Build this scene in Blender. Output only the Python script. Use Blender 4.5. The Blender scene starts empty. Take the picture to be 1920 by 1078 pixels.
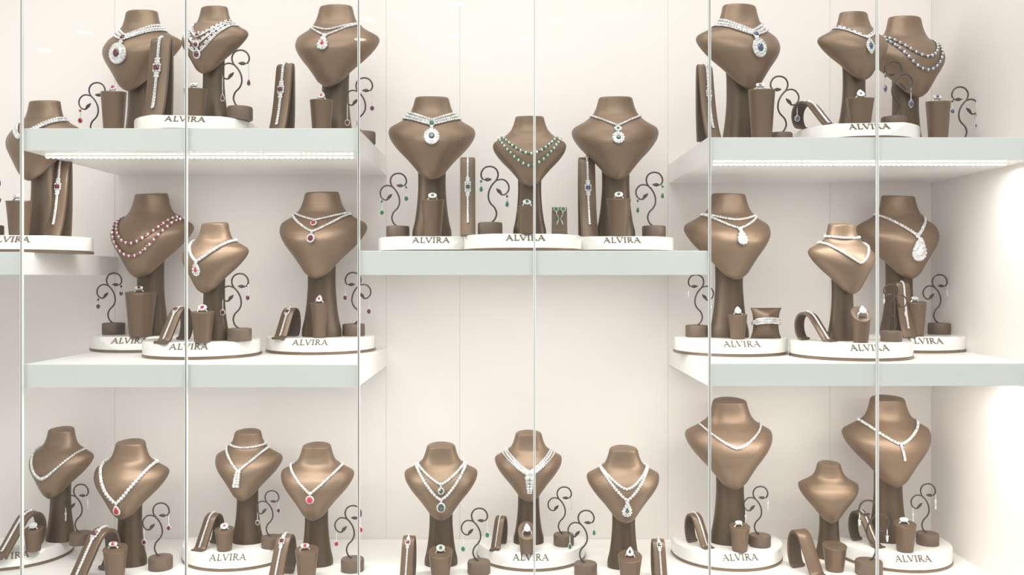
import bpy, bmesh, math, random
from mathutils import Vector, Matrix
random.seed(7)
S = bpy.context.scene
COL = S.collection
R = math.radians
F = 1700.0; PX = 800.0; D0 = F/PX; VX = 950.0; HY = 520.0; EYE = 610.0/800.0
DW = .518                       # depth of the case
XL, XR, ZT = -2.1, 1.239, 1.95

def rr(Y): return D0/(D0+Y)
def wx(px, Y): return (px-VX)/(PX*rr(Y))
def wz(py, Y): return EYE-(py-HY)/(PX*rr(Y))

# ------------------------------------------------------------------ materials
def mat(name, col, rough=.5, metal=0, spec=.5, noise=0, nscale=40, coat=0, emit=None, estr=0, bump=0, sheen=0, ramp=None, nmap=None):
    m = bpy.data.materials.new(name); m.use_nodes = True
    nt = m.node_tree; b = nt.nodes['Principled BSDF']
    b.inputs['Base Color'].default_value = (*col, 1)
    b.inputs['Roughness'].default_value = rough
    b.inputs['Metallic'].default_value = metal
    b.inputs['Specular IOR Level'].default_value = spec
    b.inputs['Coat Weight'].default_value = coat
    if sheen: b.inputs['Sheen Weight'].default_value = sheen
    if emit:
        b.inputs['Emission Color'].default_value = (*emit, 1); b.inputs['Emission Strength'].default_value = estr
    if noise or bump:
        tc = nt.nodes.new('ShaderNodeTexCoord'); n = nt.nodes.new('ShaderNodeTexNoise')
        mp = nt.nodes.new('ShaderNodeMapping')
        if nmap: mp.inputs['Scale'].default_value = nmap
        nt.links.new(tc.outputs['Object'], mp.inputs['Vector'])
        n.inputs['Scale'].default_value = nscale; n.inputs['Detail'].default_value = 4
        nt.links.new(mp.outputs['Vector'], n.inputs['Vector'])
        if noise:
            cr = nt.nodes.new('ShaderNodeValToRGB')
            cr.color_ramp.elements[0].position = .3; cr.color_ramp.elements[1].position = .7
            cr.color_ramp.elements[0].color = tuple(c*(1-noise) for c in col)+(1,)
            cr.color_ramp.elements[1].color = tuple(min(1, c*(1+noise)) for c in col)+(1,)
            nt.links.new(n.outputs['Fac'], cr.inputs['Fac']); nt.links.new(cr.outputs['Color'], b.inputs['Base Color'])
        if bump:
            bp = nt.nodes.new('ShaderNodeBump'); bp.inputs['Strength'].default_value = bump; bp.inputs['Distance'].default_value = .002
            nt.links.new(n.outputs['Fac'], bp.inputs['Height']); nt.links.new(bp.outputs['Normal'], b.inputs['Normal'])
    return m

M = {}
M['wall'] = mat('warm_white_panel', (.86, .812, .79), .45, noise=.012, nscale=1.5, spec=.3)
M['seam'] = mat('panel_seam', (.70, .67, .64), .6)
M['shelf'] = mat('white_shelf', (.88, .865, .85), .35, noise=.01, nscale=3)
M['shelf_edge'] = mat('shelf_edge', (.69, .71, .70), .3, noise=.02, nscale=4)
M['floor'] = mat('case_floor', (.9, .885, .865), .35, noise=.01, nscale=3)
M['satin'] = mat('bronze_satin', (.232, .158, .106), .41, metal=.42, spec=.5, noise=.06, nscale=6, nmap=(1, 1, 6))
M['satin_shaded'] = mat('bronze_satin_shaded', (.115, .078, .05), .40, metal=.4, noise=.10, nscale=9, nmap=(3, 3, .4))  # same satin as the chest; pedestal shade is put into the colour
M['leather'] = mat('brown_leatherette', (.17, .112, .074), .38, metal=.3, noise=.07, nscale=30)
M['leather_in'] = mat('brown_lining', (.10, .07, .05), .6)
M['plinth'] = mat('white_lacquer', (.9, .885, .86), .22, coat=.3, noise=.008, nscale=5)
M['rim'] = mat('bronze_trim', (.23, .165, .11), .35, metal=.5, noise=.05)
M['gold'] = mat('gold_letter', (.19, .15, .10), .85, spec=.15, metal=0, noise=.05)
M['wire'] = mat('dark_bronze_wire', (.085, .065, .055), .35, metal=.5, noise=.08)
M['disc'] = mat('dark_leather_disc', (.17, .12, .09), .5, metal=.2, noise=.1, nscale=40)
M['diamond'] = mat('diamond_pave', (.74, .735, .75), .12, metal=.25, coat=.5, spec=.8, noise=.36, nscale=70)  # strong noise paints the bright and dark glints of facets into the colour
M['silver'] = mat('white_gold', (.82, .81, .80), .22, metal=.7, noise=.03)
M['ruby'] = mat('ruby', (.42, .008, .03), .12, coat=.3, spec=.5, noise=.25, nscale=120)
M['garnet'] = mat('garnet', (.13, .012, .028), .10, coat=.4, spec=.6, noise=.3, nscale=120)
M['pink'] = mat('pink_ruby', (.58, .03, .06), .12, coat=.3, spec=.5, noise=.25, nscale=120)
M['emerald'] = mat('emerald', (.008, .17, .055), .10, coat=.4, spec=.6, noise=.3, nscale=120)
M['deepgreen'] = mat('deep_emerald', (.012, .05, .035), .05, coat=1, spec=.9, noise=.3, nscale=120)
M['sapphire'] = mat('sapphire', (.03, .045, .14), .05, coat=1, spec=.9, noise=.3, nscale=120)
M['bead_blue'] = mat('blue_grey_bead', (.07, .12, .16), .08, coat=1, spec=.9, noise=.4, nscale=90)
M['bead_red'] = mat('dusky_red_bead', (.33, .035, .06), .08, coat=1, spec=.9, noise=.4, nscale=90)
M['strip'] = mat('light_strip_body', (.9, .88, .84), .5)
M['led'] = mat('light_diode', (1, .97, .92), .4, emit=(1, .95, .87), estr=9)
M['downlight'] = mat('downlight_lens', (1, 1, 1), .4, emit=(1, .97, .93), estr=26)
M['edge'] = mat('polished_glass_edge', (.74, .80, .76), .12, spec=.8, coat=.6)
M['edge_white'] = mat('pale_glass_edge', (.93, .93, .90), .2, spec=.6)
M['joint'] = mat('dark_glass_joint', (.36, .37, .34), .3)

def glass():
    m = bpy.data.materials.new('clear_pane'); m.use_nodes = True; nt = m.node_tree
    nt.nodes.clear()
    o = nt.nodes.new('ShaderNodeOutputMaterial'); mx = nt.nodes.new('ShaderNodeMixShader')
    t = nt.nodes.new('ShaderNodeBsdfTransparent'); g = nt.nodes.new('ShaderNodeBsdfGlossy')
    lw = nt.nodes.new('ShaderNodeLayerWeight'); lw.inputs['Blend'].default_value = .5
    pw = nt.nodes.new('ShaderNodeMath'); pw.operation = 'POWER'; pw.inputs[1].default_value = 4
    f = nt.nodes.new('ShaderNodeMath'); f.operation = 'MULTIPLY_ADD'; f.inputs[1].default_value = .4; f.inputs[2].default_value = .010
    nt.links.new(lw.outputs['Facing'], pw.inputs[0]); nt.links.new(pw.outputs[0], f.inputs[0])
    t.inputs['Color'].default_value = (.985, .995, .985, 1); g.inputs['Roughness'].default_value = 0
    g.inputs['Color'].default_value = (.95, 1, .98, 1)
    nt.links.new(f.outputs[0], mx.inputs[0]); nt.links.new(t.outputs[0], mx.inputs[1]); nt.links.new(g.outputs[0], mx.inputs[2])
    nt.links.new(mx.outputs[0], o.inputs[0]); return m
M['glass'] = glass()

# ------------------------------------------------------------------ mesh helpers
def obj(name, bm, m, parent=None, smooth=True, bevel=0):
    bmesh.ops.recalc_face_normals(bm, faces=bm.faces)
    me = bpy.data.meshes.new(name); bm.to_mesh(me); bm.free()
    for mm in (m if isinstance(m, (list, tuple)) else [m]): me.materials.append(mm)
    if smooth:
        for p in me.polygons: p.use_smooth = True
        try: me.set_sharp_from_angle(angle=R(38))
        except Exception: pass
    o = bpy.data.objects.new(name, me); COL.objects.link(o)
    if parent: o.parent = parent
    if bevel:
        b = o.modifiers.new('bevel', 'BEVEL'); b.width = bevel; b.segments = 2; b.limit_method = 'ANGLE'
    return o
def empty(name, loc=(0, 0, 0), rz=0, sc=1):
    o = bpy.data.objects.new(name, None); COL.objects.link(o)
    o.location = loc; o.rotation_euler.z = rz
    o.scale = (sc,)*3 if isinstance(sc, (int, float)) else sc
    o.empty_display_size = .02; return o
def tag(o, label, cat, group=None):
    o['label'] = label; o['category'] = cat
    if group: o['group'] = group
def struct(name, bm, m, bevel=0):
    o = obj(name, bm, m, smooth=False, bevel=bevel); o['kind'] = 'structure'; return o
def box(bm, x0, x1, y0, y1, z0, z1, mi=0):
    v = [bm.verts.new((x, y, z)) for z in (z0, z1) for y in (y0, y1) for x in (x0, x1)]
    fs = [bm.faces.new([v[i] for i in q]) for q in ((0,2,3,1),(4,5,7,6),(0,1,5,4),(2,6,7,3),(0,4,6,2),(1,3,7,5))]
    for f in fs: f.material_index = mi
    return fs
def rings(bm, rs, cap0=True, cap1=True, close=True):
    vs = [[bm.verts.new(p) for p in r] for r in rs]; n = len(vs[0])
    for a, b in zip(vs, vs[1:]):
        for i in range(n if close else n-1):
            j = (i+1) % n; bm.faces.new((a[i], a[j], b[j], b[i]))
    if cap0: bm.faces.new(vs[0][::-1])
    if cap1: bm.faces.new(vs[-1])
    return vs
def lathe(bm, prof, n=32, tilt=0, sq=1):
    rings(bm, [[(r*math.cos(2*math.pi*i/n), r*sq*math.sin(2*math.pi*i/n), z+(tilt*r*math.sin(2*math.pi*i/n) if t else 0)) for i in range(n)] for r, z, t in prof])
def smooth_path(P, k=6, closed=False):
    P = [Vector(p) for p in P]; out = []; n = len(P)
    for i in range(n-1):
        p0 = P[max(i-1, 0)]; p1 = P[i]; p2 = P[i+1]; p3 = P[min(i+2, n-1)]
        for j in range(k):
            t = j/k
            out.append(.5*((2*p1)+(p2-p0)*t+(2*p0-5*p1+4*p2-p3)*t*t+(3*p1-p0-3*p2+p3)*t**3))
    out.append(P[-1]); return out
def tube(bm, P, r, n=8):
    P = [Vector(p) for p in P]; rs = []
    up = Vector((0, 1, 0)); m = len(P)
    for i, p in enumerate(P):
        t = (P[min(i+1, m-1)]-P[max(i-1, 0)]).normalized()
        a = t.cross(up)
        if a.length < .1: a = t.cross(Vector((1, 0, 0)))
        a.normalize(); b = t.cross(a).normalized()
        q = r(i/(m-1)) if callable(r) else r
        rs.append([tuple(p+a*q*math.cos(2*math.pi*k/n)+b*q*math.sin(2*math.pi*k/n)) for k in range(n)])
    rings(bm, rs)
def interp(T, z):
    # monotone-ish smooth interpolation in a table sorted by descending or ascending key
    if z <= T[0][0]: return T[0][1]
    if z >= T[-1][0]: return T[-1][1]
    for i in range(len(T)-1):
        if T[i][0] <= z <= T[i+1][0]:
            x0, y0 = T[i]; x1, y1 = T[i+1]; h = x1-x0; t = (z-x0)/h
            def sl(k):
                if k <= 0 or k >= len(T)-1:
                    k2 = min(max(k, 0), len(T)-2); return (T[k2+1][1]-T[k2][1])/(T[k2+1][0]-T[k2][0])
                a = (T[k][1]-T[k-1][1])/(T[k][0]-T[k-1][0]); b = (T[k+1][1]-T[k][1])/(T[k+1][0]-T[k][0])
                return 0 if a*b <= 0 else 2*a*b/(a+b)
            m0, m1 = sl(i), sl(i+1)
            return (2*t**3-3*t*t+1)*y0+(t**3-2*t*t+t)*h*m0+(-2*t**3+3*t*t)*y1+(t**3-t*t)*h*m1
def stone(bm, c, r, nrm=Vector((0, -1, 0)), n=6, flat=.6):
    """a faceted round stone with its table towards nrm"""
    c = Vector(c); nrm = Vector(nrm).normalized()
    a = nrm.cross(Vector((0, 0, 1)))
    if a.length < .1: a = Vector((1, 0, 0))
    a.normalize(); b = nrm.cross(a)
    ph = random.random()*3
    def ring(q, d): return [tuple(c+(a*math.cos(2*math.pi*k/n+ph)+b*math.sin(2*math.pi*k/n+ph))*q+nrm*d) for k in range(n)]
    rings(bm, [ring(r*.55, -r*flat), ring(r, 0), ring(r*.55, r*flat)])
def gem(bm, c, rx, rz, kind='round', nrm=Vector((0, -1, 0)), depth=.35, grow=0):
    """cut gem outline: round, pear, marquise, cushion; faces nrm"""
    c = Vector(c); nrm = Vector(nrm).normalized()
    a = Vector((0, 0, 1)).cross(nrm).normalized(); up = nrm.cross(a).normalized()
    n = 20
    def out(t):
        x, y = math.cos(t), math.sin(t)
        if kind == 'pear':
            k = (y+1)/2; x *= (1-.72*k**1.3); y = y*1.18+.12
        elif kind == 'marquise': x *= (1-abs(y)**1.5)**.5 if abs(y) < 1 else 0; x = x*1.0; y *= 1.15
        elif kind == 'cushion':
            m = (abs(x)**4+abs(y)**4)**.25; x /= m; y /= m
        return x, y
    def ring(s, d): return [tuple(c+a*(out(2*math.pi*k/n)[0]*(rx*s+grow)) + up*(out(2*math.pi*k/n)[1]*(rz*s+grow)) + nrm*d) for k in range(n)]
    q = min(rx, rz)*depth
    rings(bm, [ring(.9, -q), ring(1, 0), ring(.9, q*.6), ring(.55, q)])
def halo(bm, c, rx, rz, r, kind='round', nrm=Vector((0, -1, 0)), n=18):
    c = Vector(c); nrm = Vector(nrm).normalized()
    a = Vector((0, 0, 1)).cross(nrm).normalized(); up = nrm.cross(a).normalized()
    for k in range(n):
        t = 2*math.pi*k/n; x, y = math.cos(t), math.sin(t)
        if kind == 'pear':
            w = (y+1)/2; x *= (1-.72*w**1.3); y = y*1.18+.12
        elif kind == 'marquise': x *= max(0, 1-abs(y)**1.5)**.5; y *= 1.15
        stone(bm, c+a*x*rx+up*y*rz+nrm*r*.2, r, nrm)

# ------------------------------------------------------------------ the case
CX0, CX1 = wx(45, 0), wx(670, 0)
CX2 = wx(1328, 0)
def shelf(name, x0, x1, z1, z0, label):
    o = empty(name, ((x0+x1)/2, DW/2, z0)); tag(o, label, 'shelf', None)
    bm = bmesh.new(); h = z1-z0; w = (x1-x0)/2
    box(bm, -w, w, -DW/2+.004, DW/2, 0, h); obj('shelf_board', bm, M['shelf'], o, False)
    bm = bmesh.new(); box(bm, -w, w, -DW/2, -DW/2+.0038, 0, h-.0015); obj('edge_strip', bm, M['shelf_edge'], o, False)
    return o
ZTL, ZTR, ZM, ZLL, ZLR = EYE+280/800, EYE+263/800, EYE+50/800, EYE-163/800, EYE-161/800
shelf('display_shelf', CX0, CX1, ZTL, ZTL-.053, 'white upper left display shelf with a glowing light strip beneath it')
shelf('display_shelf', CX2, XR, ZTR, ZTR-.054, 'white upper right display shelf running to the right side wall')
shelf('display_shelf', CX1+.001, CX2-.001, ZM, ZM-.056, 'white middle shelf in the centre carrying the emerald sets')
shelf('display_shelf', XL, CX0-.002, ZM-.003, ZM-.056, 'white shelf at the far left edge, mostly cut off by the picture')
shelf('display_shelf', CX0, CX1, ZLL, ZLL-.054, 'white lower left shelf under the ruby sets')
shelf('display_shelf', CX2, XR, ZLR, ZLR-.053, 'white lower right shelf under the diamond sets')

bm = bmesh.new(); box(bm, XL, XR, DW, DW+.03, -.03, ZT); struct('wall_back', bm, M['wall'])
bm = bmesh.new(); box(bm, XR, XR+.03, -.03, DW+.03, -.03, ZT); struct('wall_right', bm, M['wall'])
bm = bmesh.new(); box(bm, XL-.03, XL, -.03, DW+.03, -.03, ZT); struct('wall_left', bm, M['wall'])
bm = bmesh.new(); box(bm, XL, XR, -.03, DW, -.03, 0); struct('floor', bm, M['floor'])
bm = bmesh.new(); box(bm, XL, XR, -.03, DW, ZT, ZT+.03); struct('ceiling', bm, M['wall'])
for i, px in enumerate((215, 724, 862, 1252, 1556)):
    x = wx(px, DW); bm = bmesh.new(); box(bm, x-.0009, x+.0009, DW-.0006, DW+.001, 0, ZT); struct('trim_%d' % (i+1), bm, M['seam'])
bm = bmesh.new(); box(bm, XR-.0018, XR, DW-.0018, DW, 0, ZT); struct('trim_6', bm, M['seam'])
bm = bmesh.new(); box(bm, XL, XR, DW-.0012, DW, 0, .0012); struct('trim_7', bm, M['seam'])

# glass fronts: every pane with its polished edges
joints = [40, 348, 671, 1000, 1328, 1644]
xs = [XL]+[wx(p+(2 if p < 1640 else 0), -.01) for p in joints]+[XR]
GY0, GY1 = -.016, -.008
for i in range(len(xs)-1):
    a = xs[i]+(.0014 if i else 0); b = xs[i+1]-(.0014 if i < len(xs)-2 else 0)
    bm = bmesh.new(); box(bm, a+.0012, b-.0012, GY0, GY1, 0, ZT)
    w = struct('window_%d' % (i+1), bm, M['glass'])
    for k, (e0, e1) in enumerate(((a, a+.0012), (b-.0012, b))):
        bm = bmesh.new(); box(bm, e0, e1, GY0, GY1, 0, ZT)
        o = obj('pane_edge', bm, M['edge_white'] if (k == 0 or i > 2) else M['edge'], w, False)
    if 0 < i:
        bm = bmesh.new(); x = xs[i]; box(bm, x-.0011, x+.0011, GY1-.004, GY1-.002, 0, ZT)
        obj('joint_seal', bm, M['joint'] if i in (1, 2, 3, 5) else M['edge'], w, False)

# light strips under the shelves
def strip(x0, x1, y, z, label, n):
    o = empty('light_strip', ((x0+x1)/2, y, z)); tag(o, label, 'light')
    w = (x1-x0)/2
    bm = bmesh.new(); box(bm, -w, w, -.005, .005, -.0025, 0); obj('strip_body', bm, M['strip'], o, False)
    first = None
    for k in range(n):
        if first is None:
            bm = bmesh.new(); bmesh.ops.create_uvsphere(bm, u_segments=10, v_segments=6, radius=1)
            bmesh.ops.scale(bm, vec=(.0052, .0036, .0026), verts=bm.verts)
            d = first = obj('light_diode', bm, M['led'], o)
        else:
            d = first.copy(); COL.objects.link(d); d.parent = o
        d.location = (-w+(k+.5)*2*w/n, 0, -.004)
    return o
strip(wx(85, .09), wx(664, .09), .09, ZTL-.053, 'row of small glowing lights under the upper left shelf', 58)
strip(wx(1336, .05), wx(1888, .05), .05, ZTR-.054, 'row of small glowing lights under the upper right shelf', 56)

def area(name, loc, sx, sy, energy, rot=(0, 0, 0), col=(1, .955, .915)):
    l = bpy.data.lights.new(name, 'AREA'); l.shape = 'RECTANGLE'; l.size = sx; l.size_y = sy; l.energy = energy; l.color = col
    o = bpy.data.objects.new(name, l); COL.objects.link(o); o.location = loc; o.rotation_euler = rot; return o
area('top_lamp', (-.1, .12, ZT-.02), 3.0, .12, 6.5)
area('strip_lamp', ((CX0+CX1)/2, .10, ZTL-.062), .74, .012, 1.9)
area('strip_lamp', ((CX2+XR)/2, .06, ZTR-.064), .72, .012, 2.1)
area('strip_lamp', ((CX0+CX1)/2, .08, ZLL-.060), .74, .012, 2.6)
area('strip_lamp', ((CX2+XR)/2, .08, ZLR-.060), .74, .012, 3.0, col=(1, .94, .87))
area('strip_lamp', ((CX1+CX2)/2, .08, ZM-.062), .78, .012, 2.8)
for z, e in ((ZTR-.10, .16), (ZLR-.07, .22)):
    l = bpy.data.lights.new('corner_lamp', 'SPOT'); l.energy = e*8; l.spot_size = R(95); l.spot_blend = 1; l.shadow_soft_size = .02; l.color = (1, .96, .9)
    o = bpy.data.objects.new('corner_lamp', l); COL.objects.link(o); o.location = (XR-.14, .07, z); o.rotation_euler = (0, R(62), 0)
area('front_fill', (-.3, -2.3, 3.35), 3.6, 1.6, 62, (R(44), 0, 0), (1, .98, .96))  # added soft fill from the shop side, stands for no particular lamp

# ------------------------------------------------------------------ bust
WT = [(.40, .012), (.407, .034), (.422, .060), (.44, .084), (.485, .120), (.545, .170), (.605, .226), (.663, .272), (.716, .301), (.751, .309), (.778, .302), (.80, .272), (.822, .230), (.847, .192), (.88, .158), (.93, .135), (.97, .124), (.988, .119), (.998, .110), (1.0, .100)]
YF = [(.40, -.155), (.425, -.178), (.48, -.208), (.56, -.230), (.64, -.240), (.72, -.212), (.79, -.160), (.86, -.110), (.93, -.095), (1.0, -.092)]
YB = [(.40, -.125), (.43, -.10), (.50, -.04), (.60, .02), (.70, .06), (.80, .085), (.88, .092), (1.0, .092)]
YE = [(.40, -.14), (.43, -.125), (.50, -.09), (.60, -.03), (.70, .02), (.76, .045), (.82, .03), (.88, 0), (1.0, 0)]
QT = [(.40, 1.8), (.55, 1.95), (.70, 2.15), (.78, 1.9), (.86, 1.9), (.90, 2.0), (1.0, 2.0)]
def csec(z, ang):
    """point of the chest cross-section: ang 0 right edge, -90 front, 90 back"""
    w = interp(WT, z); u = math.cos(ang); s = math.sin(ang); ye = interp(YE, z)
    if s < 0: y = ye+(interp(YF, z)-ye)*abs(s)**(2/interp(QT, z))
    else: y = ye+(interp(YB, z)-ye)*s
    return Vector((w*u, y, z))
def front(x, z, off=0):
    w = interp(WT, z); u = max(-.999, min(.999, x/w)); ang = -math.acos(u)
    p = csec(z, ang)
    e = .004
    p2 = csec(z, ang-.02); p1 = csec(z, ang+.02)
    w2 = interp(WT, z+e); p3 = csec(z+e, -math.acos(max(-.999, min(.999, x/w2))))
    n = (p1-p2).cross(p3-p).normalized()
    if n.y > 0 and abs(u) < .98: n = -n
    if n.x*u < 0 and abs(u) >= .98: n = -n
    return p+n*off, n
def make_bust():
    o = empty('necklace_bust')
    zs = [.40, .402, .406, .411, .418, .426, .435, .444, .454, .464]+[.464+i*.0145 for i in range(1, 23)]+[.79+i*.011 for i in range(0, 17)]+[.978, .988, .994, .998, 1.0]
    zs = sorted(set(zs)); N = 56; bm = bmesh.new(); rs = []
    for z in zs:
        t = max(0, (z-.93)/.07)
        rs.append([tuple(csec(z, 2*math.pi*i/N)+Vector((0, 0, .13*t*csec(z, 2*math.pi*i/N).y))) for i in range(N)])
    rings(bm, rs); obj('chest', bm, M['satin'], o)
    T = [(0, .138), (.03, .139), (.12, .121), (.25, .104), (.38, .097), (.46, .098), (.56, .105)]
    Dp = [(0, .105), (.12, .088), (.30, .072), (.46, .070), (.56, .06)]
    bm = bmesh.new(); rs = []
    for k in range(24):
        z = .56*k/23; w = interp(T, z); d = interp(Dp, z)
        rs.append([(w*math.cos(a)*(1 if abs(math.cos(a)) < .99 else 1), d*math.sin(a)-.01, z) for a in [2*math.pi*i/40 for i in range(40)]])
    rings(bm, rs); obj('pedestal', bm, M['satin_shaded'], o)
    return o
PROTO = {}
def dup(root):
    r = root.copy(); COL.objects.link(r)
    for ch in list(root.children):
        c = ch.copy(); COL.objects.link(c); c.parent = r
        for g in list(ch.children):
            d = g.copy(); COL.objects.link(d); d.parent = c
    return r
def inst(key, maker, loc, rz, sc):
    if key not in PROTO:
        PROTO[key] = r = maker()
    else: r = dup(PROTO[key])
    r.location = loc; r.rotation_euler = (0, 0, rz); r.scale = (sc,)*3 if isinstance(sc, (int, float)) else sc
    return r

# ------------------------------------------------------------------ necklaces (built in bust units, bust height = 1)
def strand_path(ze, zc, p, n=60, off=.006):
    """front run of a strand from silhouette to silhouette, dipping to zc, then round the back"""
    pts = []
    xe = interp(WT, ze)*.985
    for i in range(n+1):
        u = -1+2*i/n; x = xe*u
        z = zc+(ze-zc)*abs(u)**p
        q, nn = front(x, z, off); pts.append((q, nn))
    back = []
    for i in range(1, 18):
        ang = math.pi*i/18
        z = ze+.03*math.sin(ang); q = csec(z, ang); c = Vector((0, interp(YE, z), z)); nn = (q-c).normalized()
        back.append((q+nn*off, nn))
    return pts, back
def resample(P, step):
    out = [P[0]]; acc = 0
    for (a, na), (b, nb) in zip(P, P[1:]):
        d = (b-a).length; 
        while acc+d >= step:
            t = (step-acc)/d if d else 0; a = a+(b-a)*t; na = (na+(nb-na)*t).normalized(); out.append((a, na)); d = (b-a).length; acc = 0
        acc += d
    return out
def necklace(o, strands, mats, pend, tail=None):
    """strands: (ze, zc, p, bead radius, rows, style)"""
    bm = bmesh.new(); bc = bmesh.new(); colour = 0
    for ze, zc, p, r, rows, style in strands:
        f, b = strand_path(ze, zc, p, off=r*.8)
        full = f+b+[f[0]]
        if style == 'beads':
            for k, (q, nn) in enumerate(resample(full, r*1.9)):
                if k % 2 and len(mats) > 1: gem(bc, q, r*.95, r*.8, 'round', nn if abs(nn.z) < .95 else Vector((0, -1, 0)), .6); colour += 1
                else: stone(bm, q, r*.95, nn); stone(bm, q+Vector((0, 0, -r*.7)), r*.5, nn)
        else:
            for k in range(rows):
                # rows lie side by side down the chest
                dz = (k-(rows-1)/2)*r*1.75
                ff, bb = strand_path(min(ze+dz, .93), zc+dz, p, off=r*.8)
                grow = lambda u: 1
                line = resample(ff+bb+[ff[0]], r*(1.75 if style != 'graded' else 1.6))
                for j, (q, nn) in enumerate(line):
                    s = 1
                    if style == 'graded': s = .65+.6*max(0, 1-abs(q.x)/.2) if q.y < 0 else .6
                    if style == 'mixed' and j % 3 == 1 and rows > 1 and k == 1: gem(bc, q, r*.8, r*.8, 'round', nn if abs(nn.z) < .95 else Vector((0, -1, 0)), .6); colour += 1
                    else: stone(bm, q, r*s, nn)
            # fine backing thread keeps the run continuous
            tube(bm, [q-nn*r*.6 for q, nn in f[::2]+b[::2]+[f[0]]], r*.45*max(1, rows*.8), 6)
    if tail:
        z0, z1, r0, r1, lean = tail
        z = z0; k = 0
        while z > z1:
            t = (z0-z)/(z0-z1); r = r0+(r1-r0)*t
            for sx in ((-1, 1) if r > .011 else (0,)):
                q, nn = front(sx*r*.75+lean*t, z, r*.6); stone(bm, q, r, nn)
            z -= r*1.35
    obj('chain', bm, M['diamond'], o, smooth=False)
    if colour: obj('bead_row', bc, mats[1], o, smooth=False)
    else: bc.free()
    for kind, z, rx, rz, gm, hr, gs in pend:
        ext = .01
        q, nn = front(0, z, ext); q2, _ = front(0, z, ext+.006)
        bm = bmesh.new()
        gem(bm, q, rx, rz, kind, nn, .25)
        halo(bm, q+nn*.004, rx*.86, rz*.86, hr, kind, nn, max(10, int(2*math.pi*max(rx, rz)/(hr*1.9))))
        if gs < .62: halo(bm, q+nn*.006, rx*.62, rz*.62, hr*.9, kind, nn, max(8, int(2*math.pi*max(rx, rz)*.6/(hr*1.9))))
        top = rz*(1.2 if kind != 'round' else 1)
        qt, nt = front(0, min(z+top+.008, .9), .008); stone(bm, qt, hr*1.5, nt)
        pd = obj('pendant', bm, M['diamond'], o, smooth=False)
        bm = bmesh.new(); gem(bm, q+nn*.009, rx*gs, rz*gs, kind, nn, .6); obj('centre_stone', bm, gm, pd, smooth=False)
    return o

RB, GA, EM, DG, SA, DI, PK = M['ruby'], M['garnet'], M['emerald'], M['deepgreen'], M['sapphire'], M['diamond'], M['pink']
ZP = .042   # plinth height
zTLp, zTRp, zMp, zLLp, zLRp, zBp = ZTL+ZP, ZTR+ZP, ZM+ZP, ZLL+ZP, ZLR+ZP, ZP
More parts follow.
